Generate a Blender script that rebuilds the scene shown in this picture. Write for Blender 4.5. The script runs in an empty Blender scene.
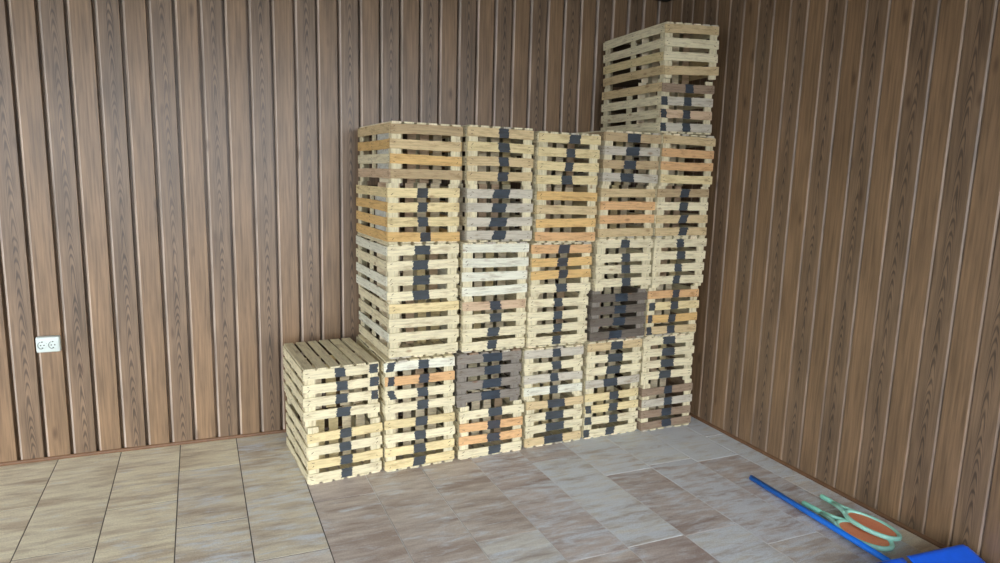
import bpy, bmesh, math, random
from mathutils import Vector, Matrix
random.seed(11)
scn = bpy.context.scene
COL = scn.collection
R = math.radians

# ------------------------------------------------------------------ helpers
def lin(c):
    return tuple((x/255/12.92 if x/255 <= .04045 else ((x/255+.055)/1.055)**2.4) for x in c)

def link(name, bm, mats, parent=None, smooth=False):
    me = bpy.data.meshes.new(name)
    bm.normal_update()
    bm.to_mesh(me); bm.free()
    for m in (mats if isinstance(mats, (list, tuple)) else [mats]):
        me.materials.append(m)
    if smooth:
        for p in me.polygons: p.use_smooth = True
    o = bpy.data.objects.new(name, me); COL.objects.link(o)
    if parent is not None: o.parent = parent
    return o

def empty(name, loc=(0, 0, 0), rz=0):
    o = bpy.data.objects.new(name, None); COL.objects.link(o)
    o.location = loc; o.rotation_euler = (0, 0, rz); o.empty_display_size = .1
    return o

def tag(o, label=None, cat=None, group=None, kind=None):
    if label: o['label'] = label
    if cat: o['category'] = cat
    if group: o['group'] = group
    if kind: o['kind'] = kind
    return o

def layers(bm):
    return (bm.loops.layers.uv.get('UVMap') or bm.loops.layers.uv.new('UVMap'),
            bm.verts.layers.float_color.get('tint') or bm.verts.layers.float_color.new('tint'),
            bm.verts.layers.float.get('paint') or bm.verts.layers.float.new('paint'))

def quad(bm, vs, mi=0):
    try:
        f = bm.faces.new(vs); f.material_index = mi; return f
    except ValueError:
        return None

def box(bm, lo, hi, mi=0, bev=0.0):
    """axis aligned box, optionally bevelled"""
    m = Matrix.Translation([(a+b)/2 for a, b in zip(lo, hi)]) @ Matrix.Diagonal([abs(b-a) for a, b in zip(lo, hi)]+[1])
    r = bmesh.ops.create_cube(bm, size=1, matrix=m)
    fs = {f for v in r['verts'] for f in v.link_faces}
    for f in fs: f.material_index = mi
    if bev > 0:
        es = {e for v in r['verts'] for e in v.link_edges}
        bmesh.ops.bevel(bm, geom=list(es), offset=bev, segments=2, affect='EDGES', profile=.6)

def tube(bm, pts, rad, seg=10, closed=False, mi=0, squash=1.0):
    pts = [Vector(p) for p in pts]; n = len(pts); rings = []
    for i, p in enumerate(pts):
        a = pts[(i-1) % n] if (closed or i > 0) else pts[i]
        b = pts[(i+1) % n] if (closed or i < n-1) else pts[i]
        t = (b-a).normalized()
        up = Vector((0, 0, 1)) if abs(t.z) < .9 else Vector((1, 0, 0))
        s = t.cross(up).normalized(); w = s.cross(t).normalized()
        r = rad[i] if isinstance(rad, (list, tuple)) else rad
        rings.append([bm.verts.new(p + s*math.cos(2*math.pi*k/seg)*r + w*math.sin(2*math.pi*k/seg)*r*squash) for k in range(seg)])
    for i in range(n if closed else n-1):
        A, B = rings[i], rings[(i+1) % n]
        for k in range(seg):
            quad(bm, (A[k], A[(k+1) % seg], B[(k+1) % seg], B[k]), mi)
    if not closed:
        quad(bm, list(reversed(rings[0])), mi); quad(bm, rings[-1], mi)

# ------------------------------------------------------------------ materials
def newmat(name):
    m = bpy.data.materials.new(name); m.use_nodes = True
    nt = m.node_tree; nt.nodes.clear()
    out = nt.nodes.new('ShaderNodeOutputMaterial'); b = nt.nodes.new('ShaderNodeBsdfPrincipled')
    nt.links.new(b.outputs[0], out.inputs[0])
    return m, nt, b

def N(nt, typ, **kw):
    n = nt.nodes.new(typ)
    for k, v in kw.items():
        if hasattr(n, k) and k not in n.inputs: setattr(n, k, v)
        else: n.inputs[k].default_value = v
    return n

def ramp(nt, stops):
    n = nt.nodes.new('ShaderNodeValToRGB'); cr = n.color_ramp
    while len(cr.elements) < len(stops): cr.elements.new(.5)
    for e, (p, c) in zip(cr.elements, stops):
        e.position = p; e.color = (*c, 1) if len(c) == 3 else c
    return n

def mixc(nt, fac, a, b, blend='MIX'):
    n = nt.nodes.new('ShaderNodeMix'); n.data_type = 'RGBA'; n.blend_type = blend
    for sock, val in ((n.inputs[0], fac), (n.inputs[6], a), (n.inputs[7], b)):
        if hasattr(val, 'links'): nt.links.new(val, sock)
        elif isinstance(val, (int, float)): sock.default_value = val
        else: sock.default_value = (*val, 1) if len(val) == 3 else val
    return n.outputs[2]

def mathn(nt, op, a, b=None, clamp=False):
    n = nt.nodes.new('ShaderNodeMath'); n.operation = op; n.use_clamp = clamp
    for i, val in enumerate((a, b)):
        if val is None: continue
        if hasattr(val, 'links'): nt.links.new(val, n.inputs[i])
        else: n.inputs[i].default_value = val
    return n.outputs[0]

def g(v): return (v, v, v)

def simple(name, rgb, rough=.5, var=.08, scale=40, spec=.5):
    m, nt, b = newmat(name)
    tc = N(nt, 'ShaderNodeTexCoord')
    no = N(nt, 'ShaderNodeTexNoise', Scale=scale, Detail=4.0)
    nt.links.new(tc.outputs['Object'], no.inputs['Vector'])
    rp = ramp(nt, [(.3, g(1-var)), (.7, g(1+var))]); nt.links.new(no.outputs[0], rp.inputs[0])
    c = mixc(nt, 1.0, lin(rgb), rp.outputs[0], 'MULTIPLY')
    nt.links.new(c, b.inputs['Base Color']); b.inputs['Roughness'].default_value = rough
    b.inputs['Specular IOR Level'].default_value = spec
    return m

# rough sawn crate wood: tint per slat, grain along the slat (UV), painted band from the 'paint' attribute
def crate_wood():
    m, nt, b = newmat('rough_crate_wood')
    uv = N(nt, 'ShaderNodeUVMap', uv_map='UVMap')
    tint = N(nt, 'ShaderNodeAttribute', attribute_name='tint')
    pa = N(nt, 'ShaderNodeAttribute', attribute_name='paint')
    mp = N(nt, 'ShaderNodeMapping'); mp.inputs['Scale'].default_value = (7, 120, 1)
    nt.links.new(uv.outputs[0], mp.inputs[0])
    gr = N(nt, 'ShaderNodeTexNoise', Scale=1.0, Detail=5.0, Roughness=.65, Distortion=.4); nt.links.new(mp.outputs[0], gr.inputs['Vector'])
    r1 = ramp(nt, [(.28, g(.70)), (.5, g(.98)), (.75, g(1.12))]); nt.links.new(gr.outputs[0], r1.inputs[0])
    c = mixc(nt, 1.0, tint.outputs['Color'], r1.outputs[0], 'MULTIPLY')
    # darker weathered streaks
    mp2 = N(nt, 'ShaderNodeMapping'); mp2.inputs['Scale'].default_value = (9, 34, 1); nt.links.new(uv.outputs[0], mp2.inputs[0])
    st = N(nt, 'ShaderNodeTexNoise', Scale=1.0, Detail=6.0, Roughness=.7); nt.links.new(mp2.outputs[0], st.inputs['Vector'])
    r2 = ramp(nt, [(.50, g(0)), (.70, g(1))]); nt.links.new(st.outputs[0], r2.inputs[0])
    dk = mixc(nt, 1.0, c, lin((172, 152, 132)), 'MULTIPLY')
    c = mixc(nt, mathn(nt, 'MULTIPLY', r2.outputs[0], .6), c, dk)
    # knots
    mp3 = N(nt, 'ShaderNodeMapping'); mp3.inputs['Scale'].default_value = (6, 14, 1); nt.links.new(uv.outputs[0], mp3.inputs[0])
    vo = N(nt, 'ShaderNodeTexVoronoi', Scale=1.0); nt.links.new(mp3.outputs[0], vo.inputs['Vector'])
    r3 = ramp(nt, [(.05, g(1)), (.15, g(0))]); nt.links.new(vo.outputs['Distance'], r3.inputs[0])
    c = mixc(nt, mathn(nt, 'MULTIPLY', r3.outputs[0], .6), c, lin((120, 78, 42)))
    # black paint with a ragged edge and thin spots
    pn = N(nt, 'ShaderNodeTexNoise', Scale=90.0, Detail=3.0); nt.links.new(uv.outputs[0], pn.inputs['Vector'])
    pm = mathn(nt, 'ADD', pa.outputs['Fac'], mathn(nt, 'MULTIPLY', mathn(nt, 'SUBTRACT', pn.outputs[0], .5), 1.5))
    r4 = ramp(nt, [(.44, g(0)), (.56, g(.96))]); nt.links.new(pm, r4.inputs[0])
    pcol = ramp(nt, [(.35, lin((40, 48, 57))), (.75, lin((62, 73, 85)))]); nt.links.new(st.outputs[0], pcol.inputs[0])
    c = mixc(nt, r4.outputs[0], c, pcol.outputs[0])
    nt.links.new(c, b.inputs['Base Color'])
    b.inputs['Roughness'].default_value = .78; b.inputs['Specular IOR Level'].default_value = .25
    bu = N(nt, 'ShaderNodeBump', Strength=.25, Distance=.002); nt.links.new(gr.outputs[0], bu.inputs['Height'])
    nt.links.new(bu.outputs[0], b.inputs['Normal'])
    return m

# printed wood grain cladding; plank tone in 'tint', figured or straight grain chosen by tint alpha
def cladding_mat():
    m, nt, b = newmat('wood_print_cladding')
    uv = N(nt, 'ShaderNodeUVMap', uv_map='UVMap')
    tint = N(nt, 'ShaderNodeAttribute', attribute_name='tint')
    fig = N(nt, 'ShaderNodeAttribute', attribute_name='paint')
    # straight fibres
    mp = N(nt, 'ShaderNodeMapping'); mp.inputs['Scale'].default_value = (85, 3.2, 1); nt.links.new(uv.outputs[0], mp.inputs[0])
    n1 = N(nt, 'ShaderNodeTexNoise', Scale=1.0, Detail=6.0, Roughness=.6, Distortion=.3); nt.links.new(mp.outputs[0], n1.inputs['Vector'])
    r1 = ramp(nt, [(.27, g(.52)), (.5, g(.97)), (.72, g(1.28))]); nt.links.new(n1.outputs[0], r1.inputs[0])
    c = mixc(nt, 1.0, tint.outputs['Color'], r1.outputs[0], 'MULTIPLY')
    # cathedral figure down the middle of every second plank
    sep = N(nt, 'ShaderNodeSeparateXYZ'); nt.links.new(uv.outputs[0], sep.inputs[0])
    xl = mathn(nt, 'SUBTRACT', mathn(nt, 'FRACT', mathn(nt, 'MULTIPLY', sep.outputs[0], 1/.25)), .5)   # uv cell of 0.25 per plank
    x2 = mathn(nt, 'MULTIPLY', mathn(nt, 'MULTIPLY', xl, xl), 330.0)
    nz = N(nt, 'ShaderNodeTexNoise', Scale=1.0, Detail=3.0); mpn = N(nt, 'ShaderNodeMapping'); mpn.inputs['Scale'].default_value = (9, 3, 1)
    nt.links.new(uv.outputs[0], mpn.inputs[0]); nt.links.new(mpn.outputs[0], nz.inputs['Vector'])
    ph = mathn(nt, 'ADD', mathn(nt, 'MULTIPLY', sep.outputs[1], 14.0), mathn(nt, 'ADD', x2, mathn(nt, 'MULTIPLY', nz.outputs[0], 5.0)))
    sn = mathn(nt, 'SINE', mathn(nt, 'MULTIPLY', ph, 6.283))
    r2 = ramp(nt, [(.35, g(0)), (1.0, g(1))]); nt.links.new(mathn(nt, 'MULTIPLY_ADD', sn, .5), r2.inputs[0])
    sm = nt.nodes[-1]
    mid = ramp(nt, [(0.0, g(1)), (.05, g(.85)), (.12, g(.12)), (.2, g(0))]); nt.links.new(mathn(nt, 'ABSOLUTE', xl), mid.inputs[0])
    f = mathn(nt, 'MULTIPLY', mathn(nt, 'MULTIPLY', r2.outputs[0], mid.outputs[0]), mathn(nt, 'MULTIPLY', fig.outputs['Fac'], .75))
    dk = mixc(nt, 1.0, c, lin((128, 132, 142)), 'MULTIPLY')
    c = mixc(nt, f, c, dk)
    # blotches & knots
    mp3 = N(nt, 'ShaderNodeMapping'); mp3.inputs['Scale'].default_value = (16, 2.2, 1); nt.links.new(uv.outputs[0], mp3.inputs[0])
    n3 = N(nt, 'ShaderNodeTexNoise', Scale=1.0, Detail=4.0); nt.links.new(mp3.outputs[0], n3.inputs['Vector'])
    r3 = ramp(nt, [(.3, g(.80)), (.7, g(1.14))]); nt.links.new(n3.outputs[0], r3.inputs[0])
    c = mixc(nt, 1.0, c, r3.outputs[0], 'MULTIPLY')
    mp4 = N(nt, 'ShaderNodeMapping'); mp4.inputs['Scale'].default_value = (8, 2.6, 1); nt.links.new(uv.outputs[0], mp4.inputs[0])
    vo = N(nt, 'ShaderNodeTexVoronoi', Scale=1.0); nt.links.new(mp4.outputs[0], vo.inputs['Vector'])
    r4 = ramp(nt, [(.03, g(1)), (.13, g(0))]); nt.links.new(vo.outputs['Distance'], r4.inputs[0])
    c = mixc(nt, mathn(nt, 'MULTIPLY', r4.outputs[0], .7), c, lin((66, 48, 36)))
    nt.links.new(c, b.inputs['Base Color'])
    b.inputs['Roughness'].default_value = .36; b.inputs['Specular IOR Level'].default_value = .5
    return m

# stone look slabs: tone per slab, streaks across the slab, pale lime bloom
def slab_mat():
    m, nt, b = newmat('stone_slab')
    uv = N(nt, 'ShaderNodeUVMap', uv_map='UVMap')
    tint = N(nt, 'ShaderNodeAttribute', attribute_name='tint')
    bloom = N(nt, 'ShaderNodeAttribute', attribute_name='paint')
    mp = N(nt, 'ShaderNodeMapping'); mp.inputs['Scale'].default_value = (6, 30, 1); nt.links.new(uv.outputs[0], mp.inputs[0])
    n1 = N(nt, 'ShaderNodeTexNoise', Scale=1.0, Detail=8.0, Roughness=.66, Distortion=.3); nt.links.new(mp.outputs[0], n1.inputs['Vector'])
    r1 = ramp(nt, [(.26, lin((205, 197, 193))), (.44, lin((240, 236, 231))), (.6, lin((255, 253, 248))), (.8, lin((255, 255, 255)))])
    nt.links.new(n1.outputs[0], r1.inputs[0])
    c = mixc(nt, 1.0, tint.outputs['Color'], r1.outputs[0], 'MULTIPLY')
    mpb = N(nt, 'ShaderNodeMapping'); mpb.inputs['Scale'].default_value = (2.0, 9, 1); nt.links.new(uv.outputs[0], mpb.inputs[0])
    n2 = N(nt, 'ShaderNodeTexNoise', Scale=1.0, Detail=5.0, Roughness=.6); nt.links.new(mpb.outputs[0], n2.inputs['Vector'])
    r2 = ramp(nt, [(.46, g(0)), (.62, g(1))]); nt.links.new(n2.outputs[0], r2.inputs[0])
    warm = mixc(nt, 1.0, c, lin((196, 180, 174)), 'MULTIPLY')
    c = mixc(nt, mathn(nt, 'MULTIPLY', r2.outputs[0], .65), c, warm)
    mpc = N(nt, 'ShaderNodeMapping'); mpc.inputs['Scale'].default_value = (5, 20, 1); mpc.inputs['Location'].default_value = (3, 9, 0); nt.links.new(uv.outputs[0], mpc.inputs[0])
    n3 = N(nt, 'ShaderNodeTexNoise', Scale=1.0, Detail=9.0, Roughness=.74, Distortion=.3); nt.links.new(mpc.outputs[0], n3.inputs['Vector'])
    bl = mathn(nt, 'ADD', n3.outputs[0], mathn(nt, 'MULTIPLY', mathn(nt, 'SUBTRACT', bloom.outputs['Fac'], .5), .42))
    r3 = ramp(nt, [(.47, g(0)), (.64, g(.8))]); nt.links.new(bl, r3.inputs[0])
    c = mixc(nt, r3.outputs[0], c, lin((220, 228, 236)))
    n4 = N(nt, 'ShaderNodeTexNoise', Scale=170.0, Detail=3.0); nt.links.new(uv.outputs[0], n4.inputs['Vector'])
    r4 = ramp(nt, [(.3, g(.82)), (.7, g(1.12))]); nt.links.new(n4.outputs[0], r4.inputs[0])
    c = mixc(nt, 1.0, c, r4.outputs[0], 'MULTIPLY')
    nt.links.new(c, b.inputs['Base Color'])
    b.inputs['Roughness'].default_value = .6; b.inputs['Specular IOR Level'].default_value = .35
    return m

WOOD = crate_wood(); CLAD = cladding_mat(); SLAB = slab_mat()
STAPLE = simple('rusty_staple', (88, 66, 48), .7)
GROUT_D = simple('dark_grout', (92, 86, 80), .95)
GROUT_L = simple('pale_grout', (222, 222, 220), .95)
TRIM = simple('brown_trim', (112, 82, 58), .5, .15, 30)
WHITE = simple('white_plastic', (204, 214, 210), .35, .02)
DARKP = simple('dark_hole_and_shade', (48, 50, 54), .6)
BLUE_POLE = simple('blue_coated_pole', (22, 122, 240), .38, .05)
BLUE = simple('blue_plastic', (18, 92, 220), .28, .05)
MINT = simple('mint_plastic', (176, 242, 226), .35, .04)
MINT_D = simple('mint_rubber_grip', (146, 226, 204), .6, .08)
ORANGE = simple('orange_mesh', (255, 162, 120), .6, .12, 300)
BLACK = simple('black_plastic', (14, 14, 15), .5)
CEIL = simple('ceiling_board', (66, 53, 43), .7, .05, 4)
GROUND = simple('yard_paving', (120, 120, 116), .9, .1, 3)

# ------------------------------------------------------------------ setting
PB, PR = .12, .1185
WALL_H = 2.86
def cladding(name, n, first, pitch, to_world, flip):
    """grooved vertical cladding; s runs along the wall, d is the depth behind the plank face"""
    bm = bmesh.new(); uvl, tl, pl = layers(bm)
    z0, z1 = -.002, WALL_H
    rnd = random.Random(5 if flip else 4)
    for i in range(n):
        s0 = first + i*pitch                       # plank covers s0 .. s0+pitch incl. its groove
        figured = (i % 2 == 0)
        k = rnd.uniform(.94, 1.06)
        base = lin((127, 104, 82)) if figured else lin((132, 106, 80))
        base = tuple(x*k for x in base)
        if flip:   # right wall, s grows away from the corner: bevel faces +s
            prof = [(0, .050), (.007, .050), (.007, .0), (pitch-.009, 0), (pitch-.002, .006), (pitch, .012), (pitch, .050)]
        else:      # back wall, s grows to the right: bevel on the left edge of the plank
            prof = [(0, .050), (0, .012), (.002, .006), (.008, 0), (.0115, 0), (.012, 0), (pitch-.0145, 0), (pitch-.0145, .050), (pitch, .050)]
        off = rnd.uniform(0, 40)
        cols = []
        for (ds, d) in prof:
            cols.append([bm.verts.new(to_world(s0+ds, d, z)) for z in (z0, z1)])
        for a in range(len(prof)-1):
            vs = (cols[a][0], cols[a+1][0], cols[a+1][1], cols[a][1])
            if flip: vs = tuple(reversed(vs))
            f = bm.faces.new(vs)
            for l in f.loops:
                ci = a if l.vert in cols[a] else a+1
                zz = z0 if l.vert is cols[ci][0] else z1
                l[uvl].uv = (i*.25 + .065 + prof[ci][0], zz+off)
        edge = tuple(x*1.25+(.11 if flip else .19) for x in base)         # highlight painted along the bevel by lightening its tint
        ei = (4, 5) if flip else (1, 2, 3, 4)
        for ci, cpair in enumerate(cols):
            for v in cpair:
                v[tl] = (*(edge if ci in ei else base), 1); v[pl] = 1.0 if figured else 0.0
    o = link(name, bm, CLAD); tag(o, kind='structure'); return o

def back_w(s, d, z): return (s, d, z)
def right_w(s, d, z): return (d, -s, z)
nb = 52
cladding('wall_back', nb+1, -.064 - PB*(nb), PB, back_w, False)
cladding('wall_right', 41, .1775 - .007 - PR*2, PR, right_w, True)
# solid backing behind the cladding
bm = bmesh.new()
box(bm, (-6.4, .0502, 0), (.11, .11, WALL_H)); tag(link('wall_back_core', bm, CEIL), kind='structure')
bm = bmesh.new()
box(bm, (.0502, -5.0, 0), (.11, .05, WALL_H)); tag(link('wall_right_core', bm, CEIL), kind='structure')

def baseboard(name, a, b, nrm):
    bm = bmesh.new(); a = Vector(a); b = Vector(b); n = Vector(nrm)
    prof = [(0, .0), (.008, .0), (.009, .010), (.0075, .014), (.002, .019), (0, .019)]
    A = [bm.verts.new(a+n*d+Vector((0, 0, z))) for d, z in prof]
    B = [bm.verts.new(b+n*d+Vector((0, 0, z))) for d, z in prof]
    k = len(prof)
    for i in range(k): quad(bm, (A[i], A[(i+1) % k], B[(i+1) % k], B[i]))
    quad(bm, A); quad(bm, list(reversed(B)))
    bmesh.ops.recalc_face_normals(bm, faces=bm.faces)
    tag(link(name, bm, TRIM), kind='structure')
baseboard('baseboard_back', (-6.3, 0, 0), (0, 0, 0), (0, -1, 0))
baseboard('baseboard_right', (0, -.012, 0), (0, -4.9, 0), (-1, 0, 0))

# floor of 0.3 m wide slabs, laid very slightly askew to the wall
def floor():
    bm = bmesh.new(); uvl, tl, pl = layers(bm)
    rnd = random.Random(21)
    SK = -.034
    def W(cx, y): return (min(cx + SK*(y+1)*1.0, 0.0), min(y + .03*0, 0.0))
    c0 = -.4495; pit = .2955
    A_, B_, = None, None
    cream, sand, grey, mauve, white, brown = (238, 232, 208), (231, 225, 206), (221, 216, 209), (204, 195, 192), (220, 221, 218), (211, 203, 197)
    cols = {   # k: (joints from the wall outward, [tone, bloom] per slab)
        2: ([-.9, -1.5], [(white, .85), (white, .8), (grey, .6)]),
        1: ([-1.18, -1.85], [(white, .85), (mauve, .6), (grey, .6)]),
        0: ([-1.13, -1.98], [(white, .75), (mauve, .75), (grey, .55)]),
        -1: ([-1.16, -1.80], [(grey, .8), (mauve, .48), (white, .7)]),
        -2: ([-.885, -1.79], [(mauve, .45), (white, .7), (mauve, .45)]),
        -3: ([-.73, -1.80], [(mauve, .4), (mauve, .56), (brown, .45)]),
        -4: ([-.905, -1.53], [(brown, .35), (brown, .45), (white, .5)]),
        -5: ([-.62, -1.72], [(brown, .4), (brown, .38), (grey, .5)]),
        -6: ([-.94, -1.84], [(mauve, .2), (brown, .36), (grey, .5)]),
        -7: ([-1.36], [(sand, .5), (grey, .5)]),
        -8: ([-.375, -.977], [(cream, .2), (sand, .38), (sand, .5)]),
        -9: ([-.70, -1.60], [(cream, .3), (cream, .4), (sand, .4)]),
        -10: ([-1.02, -1.62], [(cream, .25), (sand, .35), (sand, .4)]),
        -11: ([-.55, -1.15], [(cream, .25), (cream, .3), (sand, .4)]),
    }
    gp = .0024
    for k in range(-19, 3):
        if k in cols: js, sl = cols[k]
        else: js, sl = [-.3-.6*((k*37 % 10)/10.0)], []
        ys = [0.0] + list(js)
        while ys[-1] > -5.0: ys.append(ys[-1]-.6)
        for j in range(len(ys)-1):
            tone, bl = sl[j] if j < len(sl) else (rnd.choice([cream, sand, grey, brown, mauve]), rnd.uniform(.25, .5))
            kk = rnd.uniform(.96, 1.04); t = tuple(x*kk for x in lin(tone))
            ox, oy = rnd.uniform(0, 50), rnd.uniform(0, 50)
            ya, yb = ys[j]-gp*(1.4 if j else 0), ys[j+1]+gp*1.4
            xa, xb = c0 + (k-1)*pit + gp, c0 + k*pit - gp
            nx, ny = 3, max(2, int((ya-yb)/.15))
            G = []
            for b_ in range(ny+1):
                y = ya + (yb-ya)*b_/ny
                row = []
                for a_ in range(nx+1):
                    x = xa + (xb-xa)*a_/nx
                    p = W(x, y)
                    v = bm.verts.new((p[0], p[1], 0)); v[tl] = (*t, 1); v[pl] = min(1, max(0, bl + rnd.uniform(-.12, .12)))
                    row.append((v, x, y))
                G.append(row)
            for b_ in range(ny):
                for a_ in range(nx):
                    q = [G[b_][a_], G[b_+1][a_], G[b_+1][a_+1], G[b_][a_+1]]
                    if (q[0][0].co-q[2][0].co).length < .004 or abs(q[0][0].co.x-q[3][0].co.x) < 1e-4 or abs(q[1][0].co.x-q[2][0].co.x) < 1e-4: continue
                    f = bm.faces.new([v for v, _, _ in q])
                    for l, (_, x, y) in zip(f.loops, q): l[uvl].uv = (x+ox, y+oy)
            # little chamfer skirts down into the joint
            ring = [G[b_][0][0] for b_ in range(ny+1)] + [G[ny][a_][0] for a_ in range(1, nx+1)] + [G[b_][nx][0] for b_ in range(ny-1, -1, -1)] + [G[0][a_][0] for a_ in range(nx-1, 0, -1)]
            low = []
            for v in ring:
                w = bm.verts.new(v.co + Vector((0, 0, -.004))); w[tl] = [c*.45 for c in v[tl][:3]]+[1]; w[pl] = v[pl]; low.append(w)
            for i in range(len(ring)):
                if (ring[i].co-ring[(i+1) % len(ring)].co).length < 1e-6: continue
                try: bm.faces.new((ring[i], ring[(i+1) % len(ring)], low[(i+1) % len(ring)], low[i]))
                except ValueError: pass
    # joint filling: darker on the left, dusty pale towards the right
    for lo, hi, mi in (((-6.4, -5.0, -.03), (-2.3, .11, -.002), 1), ((-2.3, -5.0, -.03), (.11, .11, -.002), 2)):
        box(bm, lo, hi, mi)
    o = link('floor', bm, [SLAB, GROUT_D, GROUT_L]); tag(o, kind='structure')
floor()
bm = bmesh.new(); box(bm, (-30, -30, -.35), (20, -5.0, -.2)); box(bm, (-30, -5, -.35), (-6.3, 12, -.2))
tag(link('ground', bm, GROUND), kind='structure')
bm = bmesh.new(); box(bm, (-7.0, -6.4, WALL_H), (.09, .09, WALL_H+.12)); tag(link('ceiling', bm, CEIL), kind='structure')

# ------------------------------------------------------------------ crates
PAL = dict(P=(224, 214, 180), Y=(222, 204, 156), T=(206, 184, 142), O=(216, 174, 126), C=(242, 228, 196), G=(138, 131, 121), W=(222, 221, 202),
           D=(182, 160, 124), B=(150, 130, 110), L=(196, 189, 172), N=(206, 180, 150), K=(106, 98, 89), I=(216, 180, 120))
CW = .387; DEP = .55; TH = .007

def board(bm, lay, o, u, v, n, lu, lv, th, tint, paints=(), nu=6, nv=1, ragged=.001, rnd=random, bow=0.0, tilt=0.0):
    """sawn board: origin o, length along u, height along v, outward normal n (all local)"""
    uvl, tl, pl = lay
    o, u, v, n = Vector(o), Vector(u), Vector(v), Vector(n)
    if u.cross(v).dot(n) < 0: flip = True
    else: flip = False
    ou, ov = rnd.uniform(0, 90), rnd.uniform(0, 90)
    xs = [i/nu for i in range(nu+1)]
    F, Bk = [], []
    jl = [rnd.uniform(-ragged, ragged) for _ in xs]; jh = [rnd.uniform(-ragged, ragged) for _ in xs]
    t = (*tint, 1)
    tb = (*[c*.92 for c in tint], 1)
    for i, x in enumerate(xs):
        fr, bk = [], []
        bo = bow*math.sin(math.pi*x) + tilt*(x-.5)
        for j in range(nv+1):
            y = j/nv
            yy = lv*y + (jl[i] if j == 0 else (jh[i] if j == nv else 0))
            p = o + u*(lu*x) + v*(yy + bo)
            a = bm.verts.new(p + n*th); a[tl] = t
            m = 0
            for (pc, pw, sh) in paints:
                d = (pw/2 - abs(x - pc - sh*(y-.5)))*lu
                m = max(m, .5 + d/.018)
            a[pl] = min(1, max(0, m)) if paints else 0
            fr.append(a)
            b_ = bm.verts.new(p); b_[tl] = tb
            bk.append(b_)
        F.append(fr); Bk.append(bk)
    def face(vs, uvs):
        if flip: vs, uvs = vs[::-1], uvs[::-1]
        f = bm.faces.new(vs)
        for l, q in zip(f.loops, uvs): l[uvl].uv = (q[0]+ou, q[1]+ov)
    for i in range(nu):
        for j in range(nv):
            q = [(i, j), (i+1, j), (i+1, j+1), (i, j+1)]
            uvs = [(xs[a]*lu, lv*b/nv) for a, b in q]
            face([F[a][b] for a, b in q], uvs)
            qq = q[::-1]; face([Bk[a][b] for a, b in qq], [(xs[a]*lu, lv*b/nv+.3) for a, b in qq])
        for j, s in ((0, 1), (nv, -1)):
            vs = [Bk[i][j], Bk[i+1][j], F[i+1][j], F[i][j]]; uvs = [(xs[i]*lu, 0), (xs[i+1]*lu, 0), (xs[i+1]*lu, th), (xs[i]*lu, th)]
            if s < 0: vs, uvs = vs[::-1], uvs[::-1]
            face(vs, uvs)
    for i, s in ((0, -1), (nu, 1)):
        for j in range(nv):
            vs = [Bk[i][j], Bk[i][j+1], F[i][j+1], F[i][j]]; uvs = [(0, lv*j/nv), (0, lv*(j+1)/nv), (th, lv*(j+1)/nv), (th, lv*j/nv)]
            if s < 0: vs, uvs = vs[::-1], uvs[::-1]
            # end caps: orientation chosen so that they face outward
            face(vs[::-1] if s > 0 else vs[::-1], uvs[::-1])

def staple(bm, p, u, v, n, L, ang):
    p, u, v, n = Vector(p), Vector(u), Vector(v), Vector(n)
    d = u*math.cos(ang) + v*math.sin(ang); e = n.cross(d).normalized()
    vs = [bm.verts.new(p + d*a*L/2 + e*b*.0011 + n*c) for c in (0, .0012) for a, b in ((-1, -1), (1, -1), (1, 1), (-1, 1))]
    for q in ((0, 1, 2, 3), (4, 5, 6, 7), (0, 1, 5, 4), (1, 2, 6, 5), (2, 3, 7, 6), (3, 0, 4, 7)):
        f = bm.faces.new([vs[i] for i in q]); f.material_index = 1

def shade(c, k): return tuple(x*k for x in c)

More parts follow.
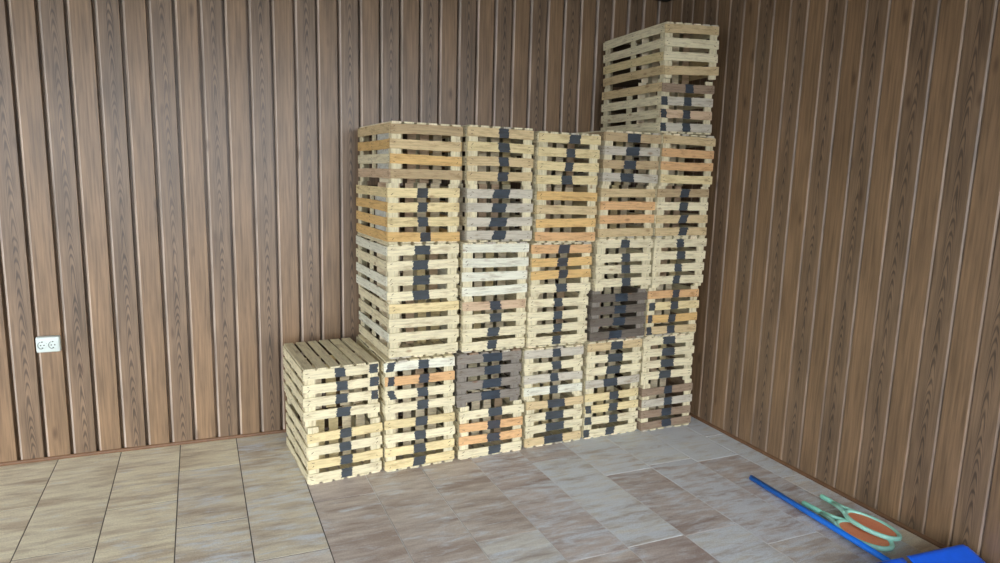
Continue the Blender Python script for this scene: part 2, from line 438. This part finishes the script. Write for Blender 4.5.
CR_GROUP = 'wooden fruit crates stacked against the back wall'
def make_crate(col, tier, xc, D, yaw, w, H, tones, side_tones, paint, label, battens=False):
    DEP = .55 if col == 1 else (.66 if tier == 8 else .62)
    rnd = random.Random(col*31+tier*7)
    ks = H/.306
    up = tier % 2 == 1
    hh = H; W2 = w/2; D2 = DEP/2
    yr = R(yaw)
    z0 = (tier-1)*H
    root = empty('crate', (xc - math.sin(yr)*D2, -D + math.cos(yr)*D2, z0), yr)
    if col == 6 and tier >= 7:      # the two topmost sit slightly crooked
        ry = 3.0 if tier == 8 else 1.0
        root.rotation_euler = (0, -R(ry), yr); root.location.z += .19*math.sin(R(ry)) + (.001 if tier == 8 else 0)
    tag(root, label, 'crate', CR_GROUP)
    Z = (lambda z: z*ks) if up else (lambda z: hh - z*ks)
    vz = (0, 0, 1) if up else (0, 0, -1)
    cols = [lin(PAL[t]) for t in tones]            # listed from the top of the picture downward
    scols = [lin(PAL[t]) for t in side_tones]
    lv = .0485*ks
    proud = {(2, 3): .013, (2, 4): .013, (1, 1): .029, (1, 2): .029, (6, 1): .029, (6, 2): .029, (6, 5): .017, (6, 6): .017, (5, 5): .018, (5, 6): .018, (3, 1): .027, (3, 2): .027}.get((col, tier), .022)
    zs = [.0098 + i*(.306-proud-.0098-.0485)/3 for i in range(4)]        # slat bases measured from the crate's own bottom
    jit = [rnd.uniform(-.002, .002) for _ in zs]
    bare = lin(PAL['P']) if tones[0] not in 'GK' else lin(PAL['G'])
    inner = lin((186, 170, 138)) if tones[0] not in 'GK' else lin((160, 140, 115))
    # front panel
    bm = bmesh.new(); lay = layers(bm)
    for i in range(4):
        idx = (3-i) if up else i                   # which picture row this slat is
        pts = []
        if paint:
            for row, c, pw, sh in paint:
                if row == idx: pts.append((c+rnd.uniform(-.008, .008), pw*rnd.uniform(.94, 1.12), (sh+rnd.uniform(-.02, .02))*(1 if up else -1)))
        k = rnd.uniform(.94, 1.05)
        dx = rnd.uniform(-.004, .004)
        board(bm, lay, (-W2+dx, -D2+TH, Z(zs[i]+jit[i])), (1, 0, 0), vz, (0, -1, 0), w+rnd.uniform(-.004, .003), lv, TH, shade(cols[idx], k), pts,
              nu=48 if pts else 14, nv=5 if pts else 1, ragged=.0009, rnd=rnd, bow=rnd.uniform(-.003, .003), tilt=rnd.uniform(-.006, .006))
        for e in (-1, 1):
            na = rnd.choice((1, 2, 2))
            sx = e*(W2-.024)
            for q in range(na):
                staple(bm, (sx+rnd.uniform(-.006, .006), -D2-.0002, Z(zs[i]+jit[i]+.0472*(.3+.42*q+rnd.uniform(-.06, .06)))), (1, 0, 0), (0, 0, 1), (0, -1, 0), rnd.uniform(.007, .016), rnd.uniform(-.5, .9))
    link('front_panel', bm, [WOOD, STAPLE], root)
    # side panels
    for s in (-1, 1):
        bm = bmesh.new(); lay = layers(bm)
        for i in range(4):
            idx = (3-i) if up else i
            board(bm, lay, (s*(W2-TH), -D2+TH+.0006, Z(zs[i]+rnd.uniform(-.002, .002))), (0, 1, 0), vz, (s, 0, 0), DEP-TH-.001, lv, TH,
                  shade(scols[idx], rnd.uniform(.94, 1.05)), (), nu=12, nv=1, rnd=rnd, bow=rnd.uniform(-.004, .004))
            for e in (-D2+.03, D2-.03, -D2+.325):
                for q in (.3, .7):
                    staple(bm, (s*(W2+.0002), e+rnd.uniform(-.006, .006), Z(zs[i]+.0472*q)), (0, 1, 0), (0, 0, 1), (s, 0, 0), rnd.uniform(.005, .010), rnd.uniform(-.4, .8))
        link('side_panel', bm, [WOOD, STAPLE], root)
    # divider half way back: five upright boards reaching the rim
    bm = bmesh.new(); lay = layers(bm)
    for i in range(5):
        x = (i-2)*.0745 + rnd.uniform(-.003, .003)
        c = rnd.choice(['C', 'C', 'Y', 'C', 'C', 'P', 'N'])
        bw = .050 + rnd.uniform(-.004, .004)
        board(bm, lay, (x-bw/2, -D2+.25, Z(.0098)), (1, 0, 0), vz, (0, -1, 0), bw, .2955*ks, TH, lin(PAL[c]), (), nu=1, nv=3, rnd=rnd)
    link('divider_panel', bm, [WOOD], root)
    # back panel
    bm = bmesh.new(); lay = layers(bm)
    for i in range(4):
        board(bm, lay, (-W2+TH+.0006, D2-TH, Z(zs[i])), (1, 0, 0), vz, (0, 1, 0), w-2*TH-.0012, lv, TH, lin((92, 78, 62)), (), nu=4, rnd=rnd)  # dark tint stands in for the shade deep inside the crate
    link('back_panel', bm, [WOOD], root)
    # base of six boards running front to back
    bm = bmesh.new(); lay = layers(bm)
    pit = w/6
    for i in range(6):
        bw = pit - .0165 + rnd.uniform(-.003, .002)
        c = rnd.choice('PPCPLP') if tones[0] not in 'GK' else rnd.choice('GLB')
        board(bm, lay, (-W2 + pit*(i+.5) - bw/2 + rnd.uniform(-.002, .002), -D2+rnd.uniform(-.003, .002), Z(.0092)), (0, 1, 0), (1, 0, 0), (0, 0, -1 if up else 1),
              DEP, bw, .0090*ks, shade(lin(PAL[c]), rnd.uniform(.95, 1.04)), (), nu=8, rnd=rnd, bow=rnd.uniform(-.003, .003))
    link('base_panel', bm, [WOOD, STAPLE], root)
    # three-cornered posts that stand proud of the rim
    for sx in (-1, 1):
        for sy in (-1, 1):
            bm = bmesh.new(); lay = layers(bm); uvl, tl, pl = lay
            a = Vector((sx*(W2-TH-.0004), sy*(D2-TH-(.0004 if sy < 0 else TH+.002)), 0))
            leg = .052
            ring = [a, a + Vector((-sx*leg, 0, 0)), a + Vector((-sx*leg, -sy*.010, 0)), a + Vector((-sx*.012, -sy*leg*.85, 0)), a + Vector((0, -sy*leg*.85, 0))]
            zl, zh = sorted((Z(.0097), Z(.306 - .0004)))
            lo = [bm.verts.new(p + Vector((0, 0, zl))) for p in ring]; hi = [bm.verts.new(p + Vector((0, 0, zh))) for p in ring]
            tn = (*shade(bare, rnd.uniform(.86, 1.02)), 1)
            for v in lo+hi: v[tl] = tn
            k = len(ring); off = rnd.uniform(0, 50)
            for i in range(k):
                f = bm.faces.new((lo[i], lo[(i+1) % k], hi[(i+1) % k], hi[i]))
                for l, q in zip(f.loops, ((0, 0), (0, .05), (.3, .05), (.3, 0))): l[uvl].uv = (q[0]+off, q[1]+off)
            bm.faces.new(lo); bm.faces.new(hi)
            bmesh.ops.recalc_face_normals(bm, faces=bm.faces)
            link('corner_post', bm, [WOOD], root)
    for s in (-1, 1):
        bm = bmesh.new(); lay = layers(bm)
        board(bm, lay, (s*(W2-TH-.0005), -D2+.306, Z(.0098)), (0, 1, 0), vz, (-s, 0, 0), .045, .262*ks, .010, shade(bare, .95), (), nu=1, nv=2, rnd=rnd)
        link('middle_post', bm, [WOOD], root)
    if battens:
        bm = bmesh.new(); lay = layers(bm)
        for i in range(7):
            board(bm, lay, (-W2+TH+.0012, -D2+.066+i*.0275, Z(.0098)), (0, 1, 0), vz, (1, 0, 0), .019, .262*ks, .006, lin((206, 206, 196)), (), nu=1, rnd=rnd)
        link('inner_batten_panel', bm, [WOOD], root)
    return root

def PT(cs, ws, sh=0.0): return [(i, c, (ws[i] if isinstance(ws, (list, tuple)) else ws), sh) for i, c in enumerate(cs)]
CR = {
 (1,2): (-2.343,.721,5.29,.388,.3000,'PPPP','PPPP', PT((.48,.50,.50,.50),(.145,.145,.155,.165))+[(0,.93,.12,0),(1,.93,.12,0),(2,.945,.10,0)], 'pale cream crate on top of the short left stack, slatted base up'),
 (1,1): (-2.333,.738,5.81,.388,.3000,'YPYP','PPPP', PT((.5,.5,.505,.515),.145), 'pale cream crate on the floor at the left end of the row, one black band'),
 (2,6): (-1.907,.709,4.0,.385,.3030,'DTID','TIPN', None, 'tan orange crate without paint, topmost of the tall stack beside the short left stack'),
 (2,5): (-1.918,.707,3.8,.389,.3030,'YYYI','YIII', PT((.475,.48,.485,.505),.14), 'golden yellow crate with one black band, second from the top of its stack'),
 (2,4): (-1.926,.734,3.9,.388,.3030,'PPPP','WPWW', PT((.475,.455,.46,.465),.215), 'pale crate with wide black patches, directly below the golden yellow crate'),
 (2,3): (-1.907,.693,3.6,.389,.3030,'YPPP','PPWP', None, 'cream crate without paint, beside the top of the short left stack'),
 (2,2): (-1.939,.734,2.73,.389,.3030,'WOPP','PPPP', PT((.55,.55,.535,.535),.15)+[(0,.085,.10,.04),(1,.08,.08,0),(2,.10,.10,-.05)], 'cream crate with one orange slat and smeared paint at its left corner'),
 (2,1): (-1.933,.727,2.50,.390,.3030,'YPYY','PPPP', PT((.52,.495,.495,.49),.16), 'yellowish crate on the floor right of the short left stack'),
 (3,6): (-1.500,.709,2.69,.385,.3035,'TYTT','PPPP', PT((.535,.535,.55,.535),.155), 'tan yellow crate with a black band, top of the third stack from the left'),
 (3,5): (-1.493,.704,2.40,.388,.3035,'LLLL','LLPL', PT((.52,.465,.475,.49),(.23,.20,.24,.20),.03), 'greyish beige crate with ragged black patches, right of the golden yellow crate'),
 (3,4): (-1.521,.729,2.37,.388,.3035,'WWWW','PPPP', None, 'whitish crate without any paint, in the middle of the third stack'),
 (3,3): (-1.504,.694,2.85,.386,.3035,'NPPP','PPPP', PT((.51,.51,.47,.465),(.16,.17,.17,.155)), 'cream crate with a black band, just below the whitish unpainted crate'),
 (3,2): (-1.538,.716,2.30,.388,.3035,'GGGG','GGGG', PT((.54,.54,.54,.53),(.30,.27,.28,.27)), 'weathered grey crate in the second row up, third stack from the left'),
 (3,1): (-1.516,.713,1.86,.392,.3035,'POOP','PPPP', PT((.545,.54,.545,.56),.19), 'floor crate with two orange middle slats, under the weathered grey crate'),
 (4,6): (-1.096,.716,1.66,.388,.3015,'YYYY','PPPP', PT((.58,.515,.50,.48),(.17,.15,.125,.175)), 'yellow crate with slanting black blots, top of the fourth stack from the left'),
 (4,5): (-1.092,.713,1.95,.387,.3015,'ITIO','PYPY', None, 'orange tan crate without paint, second from the top of the fourth stack'),
 (4,4): (-1.120,.728,2.10,.386,.3015,'OIIP','TTPP', PT((.53,.51,.52,.505),(.18,.17,.15,.17)), 'orange crate with fuzzy black blots, right of the whitish unpainted crate'),
 (4,3): (-1.110,.691,1.59,.389,.3015,'PPPP','PPPP', PT((.48,.50,.485,.48),.145), 'light cream crate with a black band, left of the dark grey crate'),
 (4,2): (-1.136,.717,1.98,.387,.3015,'LPLW','PPPP', PT((.53,.54,.51,.50),.145), 'whitish grey crate with a narrow band, right of the weathered grey crate'),
 (4,1): (-1.106,.691,2.40,.387,.3015,'TPPT','PPPP', PT((.51,.50,.51,.51),(.32,.31,.29,.30)), 'crate on the floor with the widest black patches, fourth from the left'),
 (5,6): (-.682,.710,1.94,.385,.3060,'DLDL','DLDL', PT((.51,.49,.47,.44),.225), 'greyish tan crate with a leaning black band, top of the fifth stack from the left'),
 (5,5): (-.688,.702,2.72,.383,.3060,'TOOT','TTTT', None, 'unpainted crate with two orange slats between two tan ones, fifth stack from the left'),
 (5,4): (-.705,.725,1.54,.387,.3060,'PPPP','PPPP', PT((.495,.525,.53,.545),.145), 'cream crate with a narrow black band, resting on the dark grey crate'),
 (5,3): (-.703,.696,1.43,.388,.3060,'KKKK','KKKK', PT((.53,.52,.52,.45),.215), 'dark grey weathered crate, third row up in the fifth stack from the left'),
 (5,2): (-.724,.707,1.37,.387,.3060,'TPPL','PPPP', PT((.525,.50,.48,.45),(.215,.28,.26,.24)), 'cream and tan crate with broad paint, directly under the dark grey crate'),
 (5,1): (-.709,.683,1.40,.387,.3060,'YYPP','PPPP', PT((.53,.515,.53,.49),.155)+[(1,.07,.10,0),(2,.06,.12,0),(3,.06,.11,0)], 'floor crate with left corner patches and a band, second from the right'),
 (6,8): (-.316,.722,.3,.386,.3065,'TPPT','PPYT', None, 'highest crate of all, pale and unpainted, standing alone in the corner'),
 (6,7): (-.321,.717,2.4,.386,.3065,'BLNL','TPPP', PT((.505,.50,.50,.50),.145)+[(1,.06,.11,0),(2,.055,.10,0),(3,.055,.10,0)], 'crate just below the highest one, grey tan with two columns of black patches'),
 (6,6): (-.285,.709,1.37,.387,.3065,'TOOY','PPPP', None, 'unpainted crate with two orange slats, second below the highest crate'),
 (6,5): (-.296,.707,1.12,.388,.3065,'DPTT','PPPP', PT((.53,.505,.51,.535),.155,.04), 'tan crate with a scratched, slanting black band, third below the highest crate'),
 (6,4): (-.307,.719,.90,.388,.3065,'PPPP','PPPP', PT((.485,.515,.495,.465),.145), 'cream crate at the right edge, above the orange and yellow striped crate'),
 (6,3): (-.310,.697,.88,.388,.3065,'OYIT','PPPP', PT((.535,.51,.50,.495),.145)+[(1,.08,.10,0),(2,.07,.09,0),(3,.06,.09,0)], 'orange and yellow crate with left corner patches, right of the dark grey crate'),
 (6,2): (-.325,.702,.60,.388,.3065,'PPPP','PPPP', PT((.50,.49,.49,.455),.24), 'cream crate with rounded wide patches, second row up at the right edge'),
 (6,1): (-.307,.699,.70,.389,.3065,'BLBB','BBBB', PT((.50,.50,.51,.50),(.17,.15,.18,.19)), 'grey brown weathered crate on the floor in the corner by the right wall'),
}
for (c, t), (xc, D, yw, w, H, tn, sn_, pt, lb) in CR.items():
    make_crate(c, t, xc, D, yw, w, H, tn, sn_, pt, lb, battens=(c == 2 and t >= 5))

# ------------------------------------------------------------------ wall outlet
so = empty('wall_outlet', (-3.731, 0, .641)); tag(so, 'white double socket on the brown back wall near the left edge', 'outlet')
bm = bmesh.new(); box(bm, (-.053, -.040, -.041), (.053, 0, .041), bev=.009)
link('outlet_cover', bm, WHITE, so, smooth=True)
for sx in (-.0235, .0235):
    bm = bmesh.new()
    # ring and recessed dish
    n = 24
    rings = [(.0205, -.0402), (.0205, -.0425), (.0185, -.0425), (.0175, -.0395), (.0, -.0395)]
    vs = []
    for r_, y in rings:
        vs.append([bm.verts.new((sx + r_*math.cos(2*math.pi*k/n), y, -.002 + r_*math.sin(2*math.pi*k/n))) for k in range(n)] if r_ > 0 else [bm.verts.new((sx, y, -.002))])
    for a, b in zip(vs, vs[1:]):
        for k in range(n):
            if len(b) > 1: bm.faces.new((a[k], a[(k+1) % n], b[(k+1) % n], b[k]))
            else: bm.faces.new((a[k], a[(k+1) % n], b[0]))
    bmesh.ops.recalc_face_normals(bm, faces=bm.faces)
    sk = link('socket', bm, WHITE, so)
    for k in (-1, 1):
        bm = bmesh.new()
        bmesh.ops.create_cone(bm, cap_ends=True, segments=12, radius1=.0032, radius2=.0032, depth=.003, matrix=Matrix.Translation((sx+k*.0075, -.0397, -.002)) @ Matrix.Rotation(R(90), 4, 'X'))
        link('pin_hole', bm, DARKP, sk)
    bm = bmesh.new()
    for zz in (-.0185, .0135): box(bm, (sx-.003, -.0428, zz), (sx+.003, -.0393, zz+.005))
    link('earth_clip', bm, DARKP, sk)
    bm = bmesh.new(); tube(bm, [(sx + .0195*math.cos(a), -.0426, -.002+.0195*math.sin(a)) for a in [R(x) for x in range(110, 261, 15)]], .0011, 6)
    link('painted_rim_shadow', bm, DARKP, sk)  # dark arc drawn in place of shade on one side of the ring

# ------------------------------------------------------------------ black fixture in the top corner
fx = empty('corner_fixture', (-.065, -.002, 2.774)); tag(fx, 'black box fixture high in the corner above the tallest stack', 'fixture')
bm = bmesh.new(); box(bm, (-.062, -.10, 0), (.0605, 0, .084), bev=.006); link('housing', bm, BLACK, fx)
bm = bmesh.new(); box(bm, (-.04, -.092, -.004), (.04, -.02, .001), bev=.001); link('cover_plate', bm, BLACK, fx)

# ------------------------------------------------------------------ rackets
def racket(name, center, ang, label, roll, la, lb, hl):
    """toy racket lying flat, handle towards +y"""
    root = empty(name, center, ang); root.rotation_euler = (0, roll, ang)
    tag(root, label, 'racket', 'toy rackets by the right wall')
    n = 40
    bm = bmesh.new()
    tube(bm, [(lb*math.cos(2*math.pi*k/n), la*math.sin(2*math.pi*k/n), 0) for k in range(n)], .0105, 10, closed=True)
    link('head_frame', bm, MINT, root, True)
    bm = bmesh.new()
    # woven face: thin strips both ways
    a2, b2 = la-.006, lb-.006
    m = 26
    for i in range(1, m):
        x = -b2 + 2*b2*i/m; yy = a2*math.sqrt(max(0, 1-(x/b2)**2))
        if yy > .004: box(bm, (x-.0033, -yy, -.0016), (x+.0033, yy, -.0004))
    m = 36
    for i in range(1, m):
        y = -a2 + 2*a2*i/m; xx = b2*math.sqrt(max(0, 1-(y/a2)**2))
        if xx > .004: box(bm, (-xx, y-.0030, .0002), (xx, y+.0030, .0014))
    link('string_bed', bm, ORANGE, root)
    yt = la + .095
    for s in (-1, 1):
        bm = bmesh.new()
        x1 = s*lb*.62; y1 = la*.785
        tube(bm, [(x1*1.0, y1, 0), (s*lb*.40, la*1.02, 0), (s*lb*.2, la*1.3, 0), (s*.006, yt-.005, 0)], [.0105, .010, .0095, .0095], 10)
        link('throat_arm', bm, MINT, root, True)
    bm = bmesh.new()
    tube(bm, [(0, yt-.012, 0), (0, yt+.006, 0), (0, yt+.012, 0), (0, yt+hl-.008, 0), (0, yt+hl, 0)], [.009, .0105, .0120, .0125, .0095], 12)
    link('grip', bm, MINT_D, root, True)
    return root
racket('toy_racket', (-.251, -2.085, .012), R(4.5), 'mint green racket with orange strings lying against the blue pole', 0, .122, .078, .105)
racket('toy_racket', (-.160, -2.052, .0235), R(-2.0), 'mint green racket with orange strings nearest the right wall, overlapping the other', R(8.5), .125, .084, .072)

# ------------------------------------------------------------------ blue snow shovel
sh = empty('snow_shovel', (-.40, -2.55, 0)); tag(sh, 'blue long-handled snow shovel lying on the floor by the right wall', 'shovel')
inv = Vector((.40, 2.55, 0))
bm = bmesh.new()
pa, pb = Vector((-.322, -1.464, .0145)), Vector((-.375, -2.45, .030))
tube(bm, [pa+inv, pa.lerp(pb, .5)+inv, pb+inv], .0135, 16)
link('handle', bm, BLUE_POLE, sh, True)
bm = bmesh.new()
# curved scoop: rim stands up at the back, floor edge towards the viewer, rounded right and left ends
axis = Vector((.81, -.05, 0)).normalized(); fwd = Vector((-.05, -.81, 0)).normalized()
rim_r = Vector((-.085, -2.392, .1))
prof = [(0, .100), (.006, .103), (.02, .097), (.05, .080), (.10, .060), (.17, .040), (.25, .022), (.33, .010), (.38, .006)]
LW = .56
us = [-.070, -.062, -.048, -.028, -.010, 0, .05, .11, .17, .23, .285, .300, .322, .327, .36, .42, .48, .54, .56, .568, .582, .596, .605]
def pt(u, d, z):
    e = 0.0; drop = 1.0
    if u < 0: e = -u
    if u > LW: e = u-LW
    if e > 0:
        q = min(1, e/.070); drop = max(.06, math.sqrt(max(0, 1-q*q))); d = d + .05*q*q
    return rim_r + Vector((0, 0, -.1)) - axis*u + fwd*d + Vector((0, 0, z*drop))
Gd = []
for u in us:
    Gd.append([bm.verts.new(pt(u, d, z)+inv) for d, z in prof])
for i in range(len(us)-1):
    for j in range(len(prof)-1):
        if us[i] >= .299 and us[i+1] <= .328 and j < 4: continue     # notch over the handle
        bm.faces.new((Gd[i][j], Gd[i+1][j], Gd[i+1][j+1], Gd[i][j+1]))
bmesh.ops.recalc_face_normals(bm, faces=bm.faces)
bl = link('blade', bm, BLUE, sh, True)
md = bl.modifiers.new('shell', 'SOLIDIFY'); md.thickness = .004; md.offset = 0
bm = bmesh.new()
tube(bm, [Vector((-.371, -2.405, .028))+inv, Vector((-.379, -2.56, .033))+inv], [.019, .017], 14)
link('socket', bm, BLUE, sh, True)

# ------------------------------------------------------------------ light, world, camera
w = bpy.data.worlds.new('overcast_sky'); scn.world = w; w.use_nodes = True
nt = w.node_tree; nt.nodes.clear()
out = nt.nodes.new('ShaderNodeOutputWorld'); bg = nt.nodes.new('ShaderNodeBackground')
nt.links.new(bg.outputs[0], out.inputs[0])
tc = nt.nodes.new('ShaderNodeTexCoord'); sp = nt.nodes.new('ShaderNodeSeparateXYZ'); nt.links.new(tc.outputs['Generated'], sp.inputs[0])
rp = ramp(nt, [(.0, (.80, .84, .88)), (.25, (.94, .97, 1.0)), (1.0, (.70, .84, 1.0))]); nt.links.new(sp.outputs[2], rp.inputs[0])
dt = nt.nodes.new('ShaderNodeVectorMath'); dt.operation = 'DOT_PRODUCT'; nt.links.new(tc.outputs['Generated'], dt.inputs[0]); dt.inputs[1].default_value = (.25, -.96, .1)
br = mathn(nt, 'ADD', mathn(nt, 'MULTIPLY', mathn(nt, 'MAXIMUM', dt.outputs['Value'], 0.0), 2.2), .65)   # lobe added to the sky to favour light from the front right
nt.links.new(rp.outputs[0], bg.inputs[0]); nt.links.new(mathn(nt, 'MULTIPLY', br, 1.45), bg.inputs[1])

cam = bpy.data.cameras.new('camera'); co = bpy.data.objects.new('camera', cam); COL.objects.link(co)
r_ = Vector((0.9230506, -0.38372142, 0.02711938)); u_ = Vector((0.03622072, 0.15688232, 0.98695288)); f_ = Vector((0.38296951, 0.91002517, -0.15870899))
M = Matrix(((r_.x, u_.x, -f_.x, -2.86525973), (r_.y, u_.y, -f_.y, -3.98233639), (r_.z, u_.z, -f_.z, 1.56715604), (0, 0, 0, 1)))
co.matrix_world = M
cam.sensor_width = 36; cam.sensor_fit = 'HORIZONTAL'; cam.lens = 658.694*36/1000; cam.clip_start = .05
scn.camera = co
vs = scn.view_settings
vs.view_transform = 'Standard'; vs.look = 'None'; vs.gamma = 1; vs.use_curve_mapping = False
vs.exposure = 1.1
